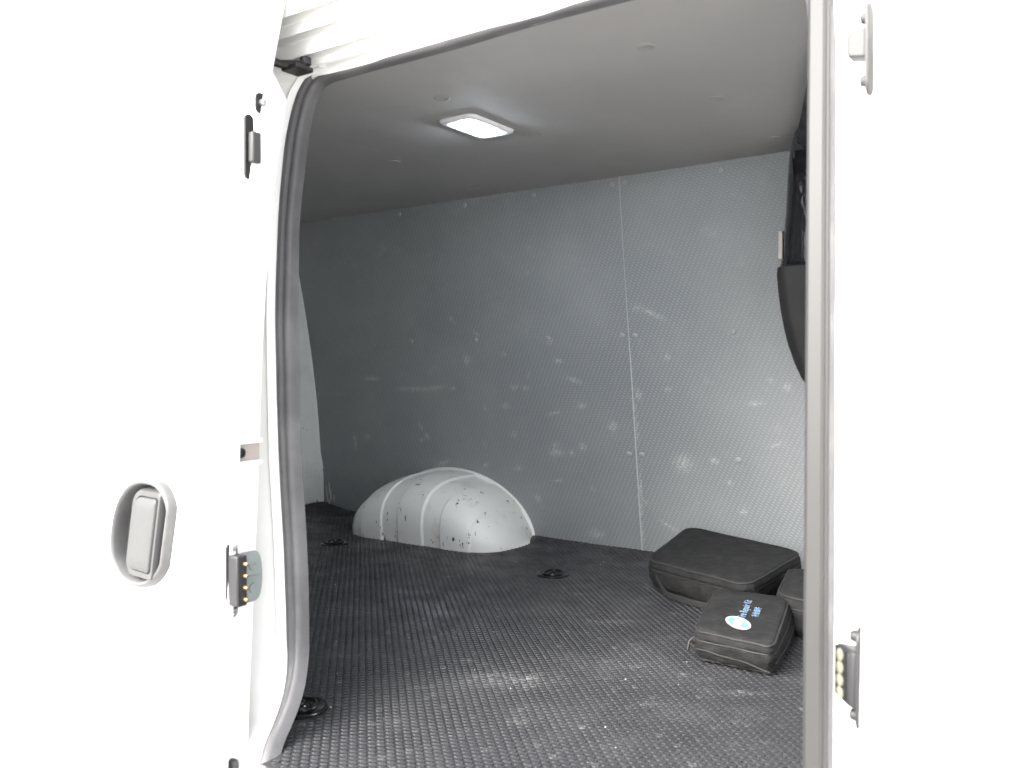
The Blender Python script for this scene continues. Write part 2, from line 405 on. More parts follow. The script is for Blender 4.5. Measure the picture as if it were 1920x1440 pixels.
studs = part(b, 'mat_relief', 'mat', floor_mat, smooth=False); tag(studs, kind='stuff')

# grey wall lining
scuff = [(-2.506,0.593,0.0334,0.0063,0.01),(-2.27,0.553,0.0837,0.0054,0.01),(-2.172,0.559,0.041,0.0054,0.08),(-2.083,0.558,0.0106,0.0054,0.01),(-2.003,0.667,0.0181,0.0091,-1.46),(-1.594,0.66,0.0152,0.0063,-0.16),(-1.538,0.594,0.029,0.0054,-0.31),(-1.793,0.565,0.0143,0.0072,0.01),(-1.744,0.562,0.0112,0.0054,-0.29),(-1.839,0.495,0.0122,0.0072,0.02),(-1.632,0.473,0.0206,0.0045,0.25),(-1.513,0.503,0.0129,0.0072,0.02),(-1.394,0.434,0.0144,0.0109,0.04),(-2.266,0.401,0.017,0.0054,-1.23),(-2.24,0.363,0.0141,0.0082,0.04),(-2.27,0.344,0.01,0.0054,0.05),(-2.647,0.322,0.0254,0.0072,-1.59),(-2.577,0.348,0.0126,0.0063,0.04),(-1.812,0.39,0.0121,0.0082,0.04),(-1.956,0.343,0.0102,0.0072,-1.01),(-1.631,0.332,0.0227,0.0109,0.06),(-1.63,0.361,0.0113,0.0063,0.05),(-1.518,0.358,0.0116,0.0082,-0.63),(-1.566,0.334,0.0089,0.0063,0.06),(-2.172,0.257,0.0309,0.0072,0.39),(-1.957,0.264,0.0103,0.0063,0.06),(-1.803,0.262,0.0122,0.0072,0.07),(-1.633,0.229,0.018,0.0036,-0.0),(-2.056,0.823,0.015,0.0027,-0.92),(-1.949,0.768,0.0149,0.0027,-0.82),(-1.936,0.485,0.0147,0.0027,-0.8),(-2.726,0.532,0.0157,0.0027,-0.66),(-1.272,0.831,0.0154,0.0091,-0.04),(-1.225,0.814,0.0459,0.0054,-0.44),(-1.289,0.548,0.0159,0.0072,-1.44),(-1.309,0.513,0.0177,0.0054,-1.25),(-1.18,0.565,0.0094,0.0063,0.01),(-1.14,0.326,0.0261,0.0217,0.06),(-1.033,0.34,0.0125,0.0072,0.06),(-0.89,0.525,0.0216,0.0045,0.02),(-0.793,0.574,0.0111,0.0091,0.01),(-0.842,0.599,0.0081,0.0063,0.01),(-0.946,0.181,0.0105,0.0072,0.1),(-1.299,0.431,0.0363,0.0036,-1.6),(-1.284,0.181,0.006,0.0054,0.09),(-1.204,0.107,0.0267,0.0036,-0.43),(-1.174,0.669,0.0075,0.0063,-0.01),(-0.832,0.4,0.0168,0.0036,0.39),(-1.3,0.2,0.0839,0.0027,-1.62),(-1.483,0.05,0.0218,0.0109,0.11),(-1.723,0.154,0.0143,0.0082,-0.59),(-1.305,0.07,0.0376,0.0027,-1.6),(-0.984,0.271,0.007,0.0054,0.08),(-1.626,0.73,0.0111,0.0072,-0.02),(-1.827,0.685,0.0096,0.0054,-0.01)]
def wwear(x, z):
    s_ = 0; wx_ = .009*noise.noise(Vector((x*70, z*70, 1))); wz_ = .007*noise.noise(Vector((x*70, z*70, 7)))
    for a, b_, L, W, an in scuff:
        dx, dz = x - a + wx_, z - b_ + wz_
        if abs(dx) > .13 or abs(dz) > .13: continue
        c_, s2 = math.cos(an), math.sin(an)
        u = (dx*c_ + dz*s2)/(L*.9); v = (-dx*s2 + dz*c_)/(W*1.0); q = u*u + v*v
        if q < 6: s_ = max(s_, math.exp(-q*.7))
    return s_*.62
def lining(x0, x1, off, bow):
    b = MB(); b.c = []; n = int((x1-x0)/.0055) + 1; k = 230
    for j in range(k):
        z = -.01 + 1.268*j/(k-1)
        for i in range(n):
            x = x0 + (x1-x0)*i/(n-1)
            y = Yw(z) - off + bow*noise.noise(Vector((x*1.6, 0, z*1.6)))
            b.v.append((x, y, z)); b.c.append(wwear(x, z))
    b.f = [(j*n+i, j*n+i+1, (j+1)*n+i+1, (j+1)*n+i) for j in range(k-1) for i in range(n-1)]
    return b
wall_r = part(lining(-2.93, -1.3115, .000, .004), 'wall_panel', 'wall')
wall_f = part(lining(-1.3095, -.45, .004, .003), 'wall_panel', 'wall')
e = MB().grid([[(-1.3125, Yw(z) - .001, z), (-1.3118, Yw(z) - .0045, z), (-1.3095, Yw(z) - .0055, z), (-1.3065, Yw(z) - .0040, z)] for z in [-.01 + 1.266*i/20 for i in range(21)]])
part(e, 'panel_edge', 'wall_edge', wall_f)
riv = MB().lathe([(.0, .0036), (.004, .0034), (.0075, .0022), (.009, 0), (.0095, -.003)], (0,0,0), (0, -1, -.138), 16)
r0 = None
for x, z, wp in [(-1.336,.743,0),(-1.287,.742,1),(-.951,.746,1),(-1.337,.342,0),(-1.288,.343,1),(-.954,.345,1),(-.964,1.232,1),(-1.629,.741,0),(-1.645,1.235,0),(-1.336,1.235,0),(-1.288,1.235,1),(-1.95,1.235,0),(-2.27,1.235,0),(-1.95,.742,0),(-2.27,.742,0)]:
    P_ = wall_f if wp else wall_r
    if r0 is None: o = r0 = part(riv, 'rivet', 'rivet', P_)
    else: o = r0.copy(); col.objects.link(o); o.parent = P_; o.matrix_parent_inverse = r0.matrix_parent_inverse
    o.location = (x, Yw(z) - (.004 if wp else 0) - .001, z)

# ceiling lining
rows = []
for i in range(90):
    x = -2.99 + 3.9*i/89; r_ = [(x, 1.118, 1.190), (x, 1.126, 1.214), (x, 1.145, 1.238), (x, 1.18, 1.252)]
    for j in range(44):
        y = 1.21 + (2.50 - 1.21)*j/43
        r_.append((x, y, 1.2565 + .0025*noise.noise(Vector((x*2, y*2, 8)))))
    rows.append(r_)
ceil = part(MB().grid(rows), 'ceiling_panel', 'ceiling', angle=80)
clip = MB().lathe([(.0, .0), (.008, .0005), (.012, .0020), (.016, .0024), (.0195, .0012), (.021, -.004)], (0,0,0), (0, 0, -1), 20)
c0 = None
for x, y in [(-.745,1.519),(-.748,1.90),(-1.272,1.531),(-1.268,1.908),(-1.774,1.913),(-1.285,2.31),(-.75,2.31),(-1.774,1.53),(-1.774,2.31),(-2.28,1.91)]:
    if c0 is None: o = c0 = part(clip, 'trim_clip', 'clip', ceil)
    else: o = c0.copy(); col.objects.link(o); o.parent = ceil; o.matrix_parent_inverse = c0.matrix_parent_inverse
    o.location = (x, y, 1.2565)

# dome lamp
def rrect(cx, cy, hx, hy, r, z, n=6):
    p = []
    for sx_, sy_, a0 in ((1,1,0),(-1,1,90),(-1,-1,180),(1,-1,270)):
        for k in range(n+1):
            a = R(a0 + 90*k/n); p.append((cx + sx_*(hx-r) + r*math.cos(a), cy + sy_*(hy-r) + r*math.sin(a), z))
    return p
LX, LY = -1.337, 1.752
def off(p): return p
bz = MB().grid([rrect(LX,LY,.058,.097,.022,1.257), rrect(LX,LY,.056,.095,.022,1.250), rrect(LX,LY,.050,.089,.020,1.247), rrect(LX,LY,.0285,.0615,.018,1.2480), rrect(LX,LY,.0275,.0605,.017,1.2495)], True)
lamp = part(bz, 'dome_lamp', 'bezel', angle=60)
part(MB().grid([rrect(LX,LY,.0276,.0606,.017,1.2493), rrect(LX,LY,.0265,.0595,.016,1.2530), rrect(LX,LY,.022,.055,.015,1.2530)], True), 'lamp_gap', 'bezel_in', lamp)
ln = MB(); rr_ = [rrect(LX,LY,.0225,.0555,.015,1.2525), rrect(LX,LY,.0220,.0550,.015,1.2420), rrect(LX,LY,.019,.052,.013,1.2400)]
ln.grid(rr_, True); k_ = len(rr_[0]); e_ = len(ln.v); ln.f.append(tuple(range(e_-k_, e_)))
part(ln, 'lamp_lens', 'lens', lamp)

# wheel arch
D = .345
ribs = [-2.312, -2.199, -2.119, -2.001, -1.920, -1.798]
def raised(x):
    s_ = 0
    for a, b_ in ((-2.312,-2.199),(-2.119,-2.001),(-1.920,-1.798)):
        s_ = max(s_, sm(a - .003, a + .003, x)*(1 - sm(b_ - .003, b_ + .003, x)))
    return s_
rows = []
NI, NJ = 420, 56
for i in range(NI+1):
    a = math.pi*i/NI; cx_ = -math.cos(a)
    row = []
    for j in range(NJ+1):
        tt = j/NJ
        # section from the wall over the shoulder down to the floor
        th = tt*math.pi/2
        ty = math.sin(th)**.62 if th > 0 else 0; tz = max(0, math.cos(th))**.66
        xc = -2.118 + .045*ty; ax_ = .360 + .004*ty
        hx_ = .236*max(0., 1 - abs(cx_)**2.0)**.52
        dy = D*max(0., 1 - abs(cx_)**7)**.22
        x = xc + ax_*cx_
        rz = raised(x)*.0064*min(1, hx_/.06)
        y = Yw(hx_*tz) - dy*ty - rz*ty
        z = hx_*tz + rz*tz - .004
        row.append((x, y, z))
    rows.append(row)
arch = part(MB().grid(rows, flip=True), 'wheel_arch', 'inner_paint', angle=70)
# folded flange along the wall
fl = [Vector((-2.118 + .360*-math.cos(math.pi*i/60), 0, .236*max(0, 1 - abs(math.cos(math.pi*i/60))**2.0)**.52)) for i in range(61)]
rows = []
for p in fl:
    d_ = Vector((p.x + 2.118, 0, p.z*1.2)).normalized()
    rows.append([(p.x + d_.x*k, Yw(p.z) - h - .002, p.z + d_.z*k) for k, h in ((-.004,.012),(.0,.0075),(.005,.005),(.008,.002),(.0085,-.004))])
part(MB().grid(rows, flip=True), 'arch_flange', 'inner_paint', arch, angle=60)

# rear corner: painted pillar and tail inner skin
rows = []
for i in range(41):
    z = -.02 + 1.28*i/40
    s_ = .045*math.sin(math.pi*min(1, max(0, z/1.15)))**.8 if z < 1.15 else 0
    if z < .27: s_ += .012*sm(.27, .2, z)
    xe = -2.905 + s_
    y0 = Yw(z) - .003
    rows.append([(xe + .002, y0 + .004, z), (xe, y0 - .004, z), (xe - .008, y0 - .012, z), (xe - .022, y0 - .030, z), (xe - .030, y0 - .055, z), (xe - .034, y0 - .085, z), (xe - .041, y0 - .090, z), (xe - .043, y0 - .096, z), (xe - .037, y0 - .101, z), (xe - .040, y0 - .16, z), (xe - .045, y0 - .5, z), (xe - .045, 1.10, z)])
rear = part(MB().grid(rows, flip=True), 'rear_corner_panel', 'rear_paint', angle=50)
# peeled paint runs beside it
for x0_, z0_, L_, ww_ in [(-2.858,.115,.07,.0028),(-2.838,.13,.085,.003),(-2.830,.10,.05,.002),(-2.815,.075,.035,.0028),(-2.85,.05,.05,.004)]:
    pts = []
    for k in range(7):
        z = z0_ - L_*k/6; pts.append((x0_ + .004*noise.noise(Vector((k*.9, x0_*50, 0))), Yw(z) - .0012, z))
    part(MB().tube(pts, [ww_*(.4 + .6*math.sin(math.pi*(k+.6)/7.2)) for k in range(7)], 6), 'paint_run', 'beige', wall_r)
# torn mat edge in the corner
b = MB()
for k in range(16):
    y = 2.64 - .011*k; h_ = .018 + .03*abs(noise.noise(Vector((k*1.3, 2, 0)))); b.add([(-2.885, y+.006, .01), (-2.885, y-.007, .01), (-2.90, y-.004, h_+.02), (-2.90, y+.004, h_+.015)], [(0,1,2,3)])
part(b, 'torn_mat_edge', 'mat', floor_mat, smooth=False)

# lashing eyes in the floor
dish = [(.050, 0), (.0495, .0045), (.046, .0062), (.041, .0058), (.036, .0022), (.026, .0012), (.020, .0018), (.0185, .006), (.014, .0095), (.006, .011), (0, .0112)]
d0 = None
for x, y in rings[:3]:
    if d0 is None: o = d0 = part(MB().lathe(dish, (0,0,0), (0,0,1), 36), 'lashing_eye', 'black_gloss')
    else: o = d0.copy(); col.objects.link(o); o.parent = van; o.matrix_parent_inverse = d0.matrix_parent_inverse
    o.location = (x, y, hmat(x, y) - .0005)
    part(MB().lathe([(.0, .020), (.004, .0195), (.0065, .017), (.007, .010)], (.004, 0, 0), (0,0,1), 6), 'bolt', 'black_gloss', o)
    part(MB().tube([(.03*math.cos(R(a)), .028*math.sin(R(a)), .0065 + .004*max(0, math.sin(R(a)))) for a in range(0, 360, 15)], .0035, 8, True), 'ring', 'black_gloss', o)

# far pillar trim: glossy upper cover over a matte lower cover
def trimloft(rows_): return MB().grid(rows_)
def trow(xl, y, z, dep, wid=.26):
    r_ = []
    for k in range(13):
        a = math.pi*k/12*.5
        r_.append((xl + wid*.17*(1 - math.cos(a))**1.0, y - dep*math.sin(a)**.8, z))
    r_.append((xl + wid, y - dep, z)); r_.append((xl + wid, y + .12, z))
    return r_
up = [(.918,-.796,.055),(.925,-.797,.060),(.95,-.790,.062),(1.0,-.783,.064),(1.05,-.776,.068),(1.084,-.771,.072),(1.15,-.764,.080),(1.20,-.757,.095),(1.23,-.745,.13),(1.245,-.73,.17),(1.254,-.71,.22)]
rows = [trow(x, Yw(z) - .0, z, d_) for z, x, d_ in up]
tr = part(trimloft(rows), 'pillar_cover', 'film', angle=60)
lo = [(.40,-.60,.03),(.55,-.705,.045),(.605,-.747,.05),(.65,-.765,.055),(.70,-.780,.06),(.745,-.789,.065),(.80,-.797,.07),(.86,-.802,.074),(.905,-.804,.075),(.925,-.802,.072),(.932,-.792,.055),(.933,-.76,.03)]
rows = [trow(x, Yw(z), z, d_) for z, x, d_ in lo]
part(trimloft(rows), 'lower_pillar_cover', 'trim', angle=60)
rc = MB(); ed = [(-.735,2.47),(-.715,2.39),(-.690,2.30),(-.644,2.18),(-.586,2.014),(-.537,1.87),(-.47,1.70),(-.40,1.5),(-.36,1.2)]
rc.grid([[(x, y, 1.2565), (x + .001, y - .002, 1.243), (x + .012, y - .004, 1.236), (x + .05, y - .006, 1.232), (-.25, y, 1.230), (-.25, y, 1.2565)] for x, y in ed])
part(rc, 'roof_cover', 'trim', angle=60)
b = MB(); b.box((-.790, 2.468, .950), (-.778, 2.485, 1.030)); part(b, 'belt_guide', 'beige', tr, bevel=.002)
part(MB().box((-.779, 2.474, .975), (-.755, 2.50, 1.01)), 'guide_stem', 'trim', tr, bevel=.003)

# ------------------------------------------------------------------ sliding door, slid back along the side
DX = [(-.35,-1.172),(.49,-1.172),(.95,-1.189),(1.215,-1.1845),(1.5,-1.182)]
HX, HZ = -1.412, .338
zs = sorted(set([-.35 + 1.83*i/44 for i in range(45)] + [HZ - .108, HZ + .108]))
xsl = sorted(set([-2.28, -2.0, -1.8, -1.65, HX - .105, HX + .105, -1.24]))
b = MB(); rows = []
for z in zs:
    e_ = lerp(DX, z); y = Yd(z); th = .062 if z < 1.13 else .022
    rows.append([(-2.28, y + th, z)] + [(x, y, z) for x in xsl] + [(e_ - .010, y, z), (e_ - .004, y + .0012, z), (e_ - .0008, y + .0045, z), (e_, y + .009, z), (e_ - .002, y + .0125, z), (e_ - .010, y + .0135, z), (e_ - .0105, y + th - .004, z), (e_ - .016, y + th, z), (-2.28, y + th, z)])
b.grid(rows)
m = len(rows[0]); keep = []
for f in b.f:
    cx_ = sum(b.v[i][0] for i in f)/4; cz_ = sum(b.v[i][2] for i in f)/4; cy_ = sum(b.v[i][1] for i in f)/4
    if abs(cz_ - HZ) < .108 and HX - .105 < cx_ < HX + .105 and cy_ < Yd(cz_) + .005: continue
    keep.append(f)
b.f = keep; b.f.append(tuple(range(m-1, -1, -1))); b.f.append(tuple(range(len(rows)*m - m, len(rows)*m)))

# handle: bowl, surround and pull paddle
def hout(k, n_, dx=0, clampr=.083):
    p = []
    for i in range(48):
        a = 2*math.pi*i/48; ca_, sa_ = math.cos(a), math.sin(a)
        q = (abs(ca_)**2.3 + abs(sa_)**2.3)**(-1/2.3)
        x = .093*q*ca_; z = .099*q*sa_
        x = min(x, clampr) + .014*(z/.099)
        p.append((HX + dx + x*k, Yd(HZ + z*k) - n_, HZ + z*k))
    return p
sq = []
for i in range(48):
    a = 2*math.pi*i/48; c_, s_ = math.cos(a), math.sin(a); k = max(abs(c_), abs(s_))
    sq.append((HX + .105*c_/k, Yd(HZ + .108*s_/k), HZ + .108*s_/k))
b.grid([sq, hout(.86, 0)], True, True)
door = part(b, 'sliding_door', 'white', angle=50)
part(MB().grid([hout(1.0, -.001), hout(.995, .006), hout(.97, .013), hout(.935, .0165), hout(.90, .016), hout(.875, .011), hout(.855, .002), hout(.845, -.014)], True, True), 'handle_surround', 'grey_plastic', door, angle=70)
hb = MB(); hr = [hout(.845, -.013), hout(.80, -.026), hout(.60, -.034), hout(.2, -.035)]
hb.grid(hr, True, True); e_ = len(hb.v); hb.f.append(tuple(range(e_-48, e_))); part(hb, 'handle_bowl', 'grey_plastic', door, angle=70)
def pad(hx_, hz_, r, n_, dx):
    p = []
    for sx_, sz_, a0 in ((1,1,0),(-1,1,90),(-1,-1,180),(1,-1,270)):
        rr = r if sx_ < 0 else r*.35
        for k in range(7):
            a = R(a0 + 90*k/6); x = dx + sx_*(hx_-rr) + rr*math.cos(a); z = sz_*(hz_-rr) + rr*math.sin(a)
            p.append((HX + x + .012*z/.099, Yd(HZ + z) - n_ - .004*(x/.05), HZ + z))
    return p
fr = MB().grid([pad(.049,.078,.028,-.012,.012), pad(.050,.079,.029,.008,.012), pad(.047,.076,.027,.0145,.012), pad(.040,.067,.022,.0145,.013), pad(.0385,.0655,.021,.011,.013)], True, True)
part(fr, 'handle_frame', 'paddle', door, angle=60)
pp = [pad(.0380,.065,.021,.010,.013), pad(.0375,.0645,.021,.0165,.013), pad(.035,.062,.019,.0185,.013), pad(.017,.04,.012,.0180,.013)]
pb = MB().grid(pp, True, True); e_ = len(pb.v); pb.f.append(tuple(range(e_-28, e_))); part(pb, 'handle_paddle', 'paddle', door, angle=50)

# fittings on the leading edge of the door (face looks forward, +X)
def plate(x, y, z, hy, hz, th, round_=True, n=5):
    p = []
    r = min(hy, hz)*(.95 if round_ else .25)
    for sy_, sz_, a0 in ((1,1,0),(-1,1,90),(-1,-1,180),(1,-1,270)):
        for k in range(n+1):
            a = R(a0 + 90*k/n); p.append((x, y + sy_*(hy-r) + r*math.cos(a), z + sz_*(hz-r) + r*math.sin(a)))
    return MB().prism(p, (th, 0, 0))
xe = -1.1825
cb = plate(xe, .879, .283, .0105, .062, .006); cblk = part(cb, 'contact_base', 'dark_plastic', door, bevel=.001)
part(MB().box((xe + .004, .8705, .243), (xe + .030, .8905, .326)), 'contact_block', 'mid_plastic', door, bevel=.003)
for k in range(4):
    z = .3125 - .0193*k
    part(MB().lathe([(.0035,0),(.0035,.008),(.0025,.010),(0,.0105)], (xe + .029, .884, z), (1,0,0), 12), 'contact_pin', 'brass', door)
for z in (.336, .232):
    part(MB().lathe([(.006,0),(.006,.003),(.004,.005),(0,.0052)], (xe + .006, .880, z), (1,0,0), 14), 'screw', 'screw', door)
zp = MB()
p = []
for k in range(25):
    a = R(-90 + 180*k/24); p.append((xe + .0005, .920 + .022*math.cos(a)**.6 if math.cos(a) > 0 else .920, .281 + .043*math.sin(a)))
p += [(xe + .0005, .900, .324), (xe + .0005, .900, .238)]
zp.prism(p, (.003, 0, 0)); zpl = part(zp, 'striker_plate', 'zinc', door, bevel=.001)
for z in (.300, .262): part(MB().lathe([(.009,0),(.008,.003),(.004,.003),(.003,.0015),(0,.0015)], (xe + .003, .922, z), (1,0,0), 16), 'plate_boss', 'zinc', door)
part(MB().box((xe + .003, .906, .2775), (xe + .006, .934, .2825)), 'plate_rib', 'zinc', door, bevel=.001)
# roller pocket
part(MB().box((xe + .000, .884, .505), (xe + .010, .940, .5135)), 'pocket_lip', 'white', door, bevel=.003)
part(MB().box((xe + .000, .884, .4685), (xe + .010, .940, .4765)), 'pocket_lip', 'white', door, bevel=.003)
part(MB().lathe([(.0085,0),(.0085,.003),(.006,.0035),(.005,.001),(0,.001)], (xe + .0020, .899, .4905), (1,0,0), 18), 'pocket_dark_hole', 'dark_plastic', door)  # darkness of the hole, painted as a near-black disc
part(MB().box((xe - .001, .886, .4768), (xe + .0015, .938, .5048)), 'pocket_shade_panel', 'pocket', door)  # shading of the recess, painted as a flat dull pink sheet
# upper latch and bolt
xu = -1.1995
up_ = plate(xu, .931, 1.005, .009, .055, .006); part(up_, 'latch_base', 'dark_plastic', door, bevel=.001)
part(MB().box((xu + .004, .928, .978), (xu + .018, .946, 1.030)), 'latch_block', 'wedge', door, bevel=.003)
part(MB().box((xu + .007, .9455, .984), (xu + .015, .9475, 1.020)), 'latch_window', 'mid_plastic', door, bevel=.001)
part(plate(xu + .006, .952, 1.083, .011, .018, .004), 'bolt_plate', 'dark_plastic', door, bevel=.001)
part(MB().lathe([(.006,0),(.006,.006),(.003,.008),(0,.008)], (xu + .009, .953, 1.084), (1,0,0), 12), 'bolt', 'screw', door)
part(plate(-1.1825, .879, -.028, .006, .016, .012), 'stop_buffer', 'dark_plastic', door, bevel=.002)
# roller arm running into the roof rail
arm = MB()
arm.tube([(-1.235,.975,1.172),(-1.228,.995,1.178),(-1.222,1.02,1.176),(-1.214,1.045,1.180),(-1.205,1.062,1.180)], [.007,.008,.0075,.009,.010], 8)
part(arm, 'roller_arm', 'steel', door)
part(MB().box((-1.232, 1.030, 1.168), (-1.190, 1.070, 1.1765)), 'roller_bracket', 'steel', door, bevel=.002)
part(MB().lathe([(0,-.007),(.009,-.007),(.0105,-.005),(.0105,.005),(.009,.007),(0,.007)], (-1.205, 1.064, 1.190), (0,0,1), 18), 'roller', 'dark_plastic', door)

# fittings on the front pillar (shut face looks back, -X)
def rplate(y, z, hy, hz, x):
    return plate(x, y, z, hy, hz, -.004)
def yo(z): return Yd(z) - .8817
z0 = .307
rb = rplate(.945 + yo(z0), z0, .016, .054, -.2085); recv = part(rb, 'contact_receiver', 'mid_plastic', bevel=.001)
hs_ = MB()
def wedge(y0, y1, z0_, z1_, x0, x1, x2): # x1 near side top, x2 far side top
    return MB().prism([(x0, y0, z0_), (x1, y0, z0_), (x2, y1, z0_), (x0, y1, z0_)], (0, 0, z1_ - z0_))
dy = yo(z0)
part(wedge(.930 + dy, .958 + dy, z0 - .030, z0 + .030, -.2105, -.2175, -.2385), 'receiver_housing', 'mid_plastic', recv, bevel=.004)
part(wedge(.932 + dy, .9585 + dy, z0 - .027, z0 + .027, -.2110, -.2205, -.2405), 'receiver_face', 'dark_plastic', recv, bevel=.001)
nrm = Vector((-(.0265), -.0215, 0)).normalized()
for k in range(4):
    pc = Vector((-.2311, .9453 + dy, z0 + .0200 - .0134*k))
    part(MB().lathe([(.0066,-.001),(.0066,.0012),(.0055,.002),(0,.002)], pc, nrm, 18), 'contact_pad', 'ivory', recv)
for z in (z0 + .043, z0 - .040):
    part(MB().lathe([(.0065,0),(.0065,.004),(.005,.008),(0,.009)], (-.2125, .944 + dy, z), (-1,0,0), 14), 'screw', 'mid_plastic', recv)
z0 = .978; dy = yo(z0)
dwg = part(rplate(.940 + dy, z0, .014, .050, -.2135 - .003), 'door_wedge', 'wedge', bevel=.001)
wb = MB(); pr = []
wx = -.2195
for a, z in [(0, .020), (-.014, .020), (-.020, .014), (-.020, -.008), (-.017, -.010), (0, -.013)]: pr.append((wx + a, .928 + dy, z0 + z + .002))
wb.prism(pr, (0, .022, 0)); part(wb, 'wedge_block', 'wedge', dwg, bevel=.002)
for z in (z0 + .034, z0 - .034):
    part(MB().lathe([(.0065,0),(.0065,.004),(.005,.007),(0,.008)], (-.2202, .938 + dy, z), (-1,0,0), 14), 'screw', 'wedge', dwg)

# wheels
def wheel(x, y):
    e = MB().lathe([(.19,-.09),(.27,-.095),(.300,-.085),(.31,-.06),(.31,.06),(.300,.085),(.27,.095),(.19,.09)], (x, y, -.31), (0,1,0), 40)
    o = part(e, 'wheel', 'tyre', angle=30)
    part(MB().lathe([(.0,-.05),(.05,-.05),(.12,-.03),(.17,-.06),(.192,-.088),(.192,.088),(.0,.088)], (x, y, -.31), (0,1,0), 40), 'rim', 'rim', o, angle=30)
for x in (-2.04, .62):
    for y in (1.06, 2.56): wheel(x, y)

# ------------------------------------------------------------------ bags
def rr2(n_c=10, r=.28):
    p = []
    for sx_, sy_, a0 in ((1,1,0),(-1,1,90),(-1,-1,180),(1,-1,270)):
        for k in range(n_c+1):
            a = R(a0 + 90*k/n_c); p.append((sx_*(1-r) + r*math.cos(a), sy_*(1-r) + r*math.sin(a)))
        # straight edge to next corner
        nx_, ny_ = {(1,1):(-1,1),(-1,1):(-1,-1),(-1,-1):(1,-1),(1,-1):(1,1)}[(sx_,sy_)]
        ex, ey = p[-1]; a2 = R(a0 + 90)
        sx2 = nx_*(1-r) + r*math.cos(a2); sy2 = ny_*(1-r) + r*math.sin(a2)
        for k in range(1, 12): p.append((ex + (sx2-ex)*k/12, ey + (sy2-ey)*k/12))
    return p
class Bag:
    """soft case from four floor corners and four top corners (front-left, front-right, back-right, back-left)"""
    def __init__(s, bot, top, r=.28, bulge=.012, sag=.01, seed=0):
        s.bot = [Vector(q) for q in bot]; s.top = [Vector(q) for q in top]; s.r = r; s.bulge = bulge; s.sag = sag; s.seed = seed
    def quad(s, q, u, v):
        a, b_ = (1+u)/2, (1+v)/2
        return q[0]*(1-a)*(1-b_) + q[1]*a*(1-b_) + q[2]*a*b_ + q[3]*(1-a)*b_
    def at(s, u, v, h, k=1.0, out=0.):
        p = s.quad(s.bot, u*k, v*k)*(1-h) + s.quad(s.top, u*k, v*k)*h
        c_ = s.quad(s.bot, 0, 0)*(1-h) + s.quad(s.top, 0, 0)*h
        d_ = (p - c_); d_.z = 0
        if d_.length > 1e-6: p = p + d_.normalized()*out
        return p
    def wr(s, p, amp): return amp*(noise.noise(Vector((p.x*22 + s.seed, p.y*22, p.z*60))) + .5*noise.noise(Vector((p.x*60, p.y*60 + s.seed, p.z*90))))
    def body(s):
        pl = rr2(10, s.r); rows = []
        def ring(h, k, out, dz=0, w_=.003):
            r_ = []
            for u, v in pl:
                p = s.at(u, v, h, k, out); w = s.wr(p, w_); c_ = s.at(0, 0, h); d_ = p - c_; d_.z = 0
                p = p + d_.normalized()*w + Vector((0, 0, dz + w*.35*(1 if h > .1 else 0))); r_.append(p)
            rows.append(r_)
        ring(0, .0, 0, .002, 0); ring(0, .5, 0, .002, 0); ring(0, .96, 0, .002, .001)
        for h in (.04, .10, .2, .3, .4, .5, .6, .66, .70): ring(h, 1 - .03*max(0, .1-h)*10, s.bulge*math.sin(math.pi*h)**.7, 0, .0062)
        for h in (.715, .76): ring(h, 1, s.bulge*math.sin(math.pi*h)**.7 - .0022, 0, .002)
        for h in (.775, .85, .92): ring(h, 1, s.bulge*math.sin(math.pi*h)**.7 + .001, 0, .0025)
        for k, dz in ((.997, .0), (.985, .0035), (.965, .0055), (.93, .0065), (.88, .007), (.8, .0075), (.68, .008), (.55, .0085), (.4, .0085), (.25, .0085), (.1, .0085), (.0, .0085)):
            ring(1, k, 0, dz - s.sag*(1-k)**2*0, .0028 if k < .97 else .001)
        return MB().grid(rows, True)
    def loop(s, h, k, out, rad, dz=0):
        pl = rr2(8, s.r); pts = []
        for u, v in pl:
            p = s.at(u, v, h, k, out); w = s.wr(p, .0015); pts.append(p + Vector((0, 0, dz + w)))
        return MB().tube(pts, rad, 6, True)
def bpart(mb, name, m, parent, **k):
    o = mb.build(name, M[m], None, **k); o.parent = parent
    P = parent; mw = P.location.copy()
    from mathutils import Matrix
    tot = Matrix.Translation(mw)
    o.matrix_parent_inverse = tot.inverted(); return o
def make_bag(bag, name, label, group=None):
    c_ = bag.quad(bag.bot, 0, 0); root = empty(name, (c_.x, c_.y, c_.z)); tag(root, label, 'bag', group)
    bpart(bag.body(), 'body', 'fabric', root, angle=80)
    bpart(bag.loop(1, .992, .002, .0026, .001), 'piping', 'piping', root)
    bpart(bag.loop(.03, .985, .002, .0024, .002), 'piping', 'piping', root)
    bpart(bag.loop(.738, 1, bag.bulge*math.sin(math.pi*.738)**.7 - .0012, .0022), 'zip', 'zip', root)
    return root
Z0 = .006
def q4(pts, z): return [(x, y, z if not isinstance(z, list) else z[i]) for i, (x, y) in enumerate(pts)]
# large case against the wall
bA = Bag(q4([(-1.072,2.215),(-.745,2.085),(-.725,2.50),(-1.085,2.585)], Z0), q4([(-1.078,2.205),(-.738,2.075),(-.715,2.475),(-1.105,2.565)], [.086,.088,.104,.124]), .26, .010, seed=1)
rA = make_bag(bA, 'tool_case', 'large plain black fabric case lying against the grey wall')
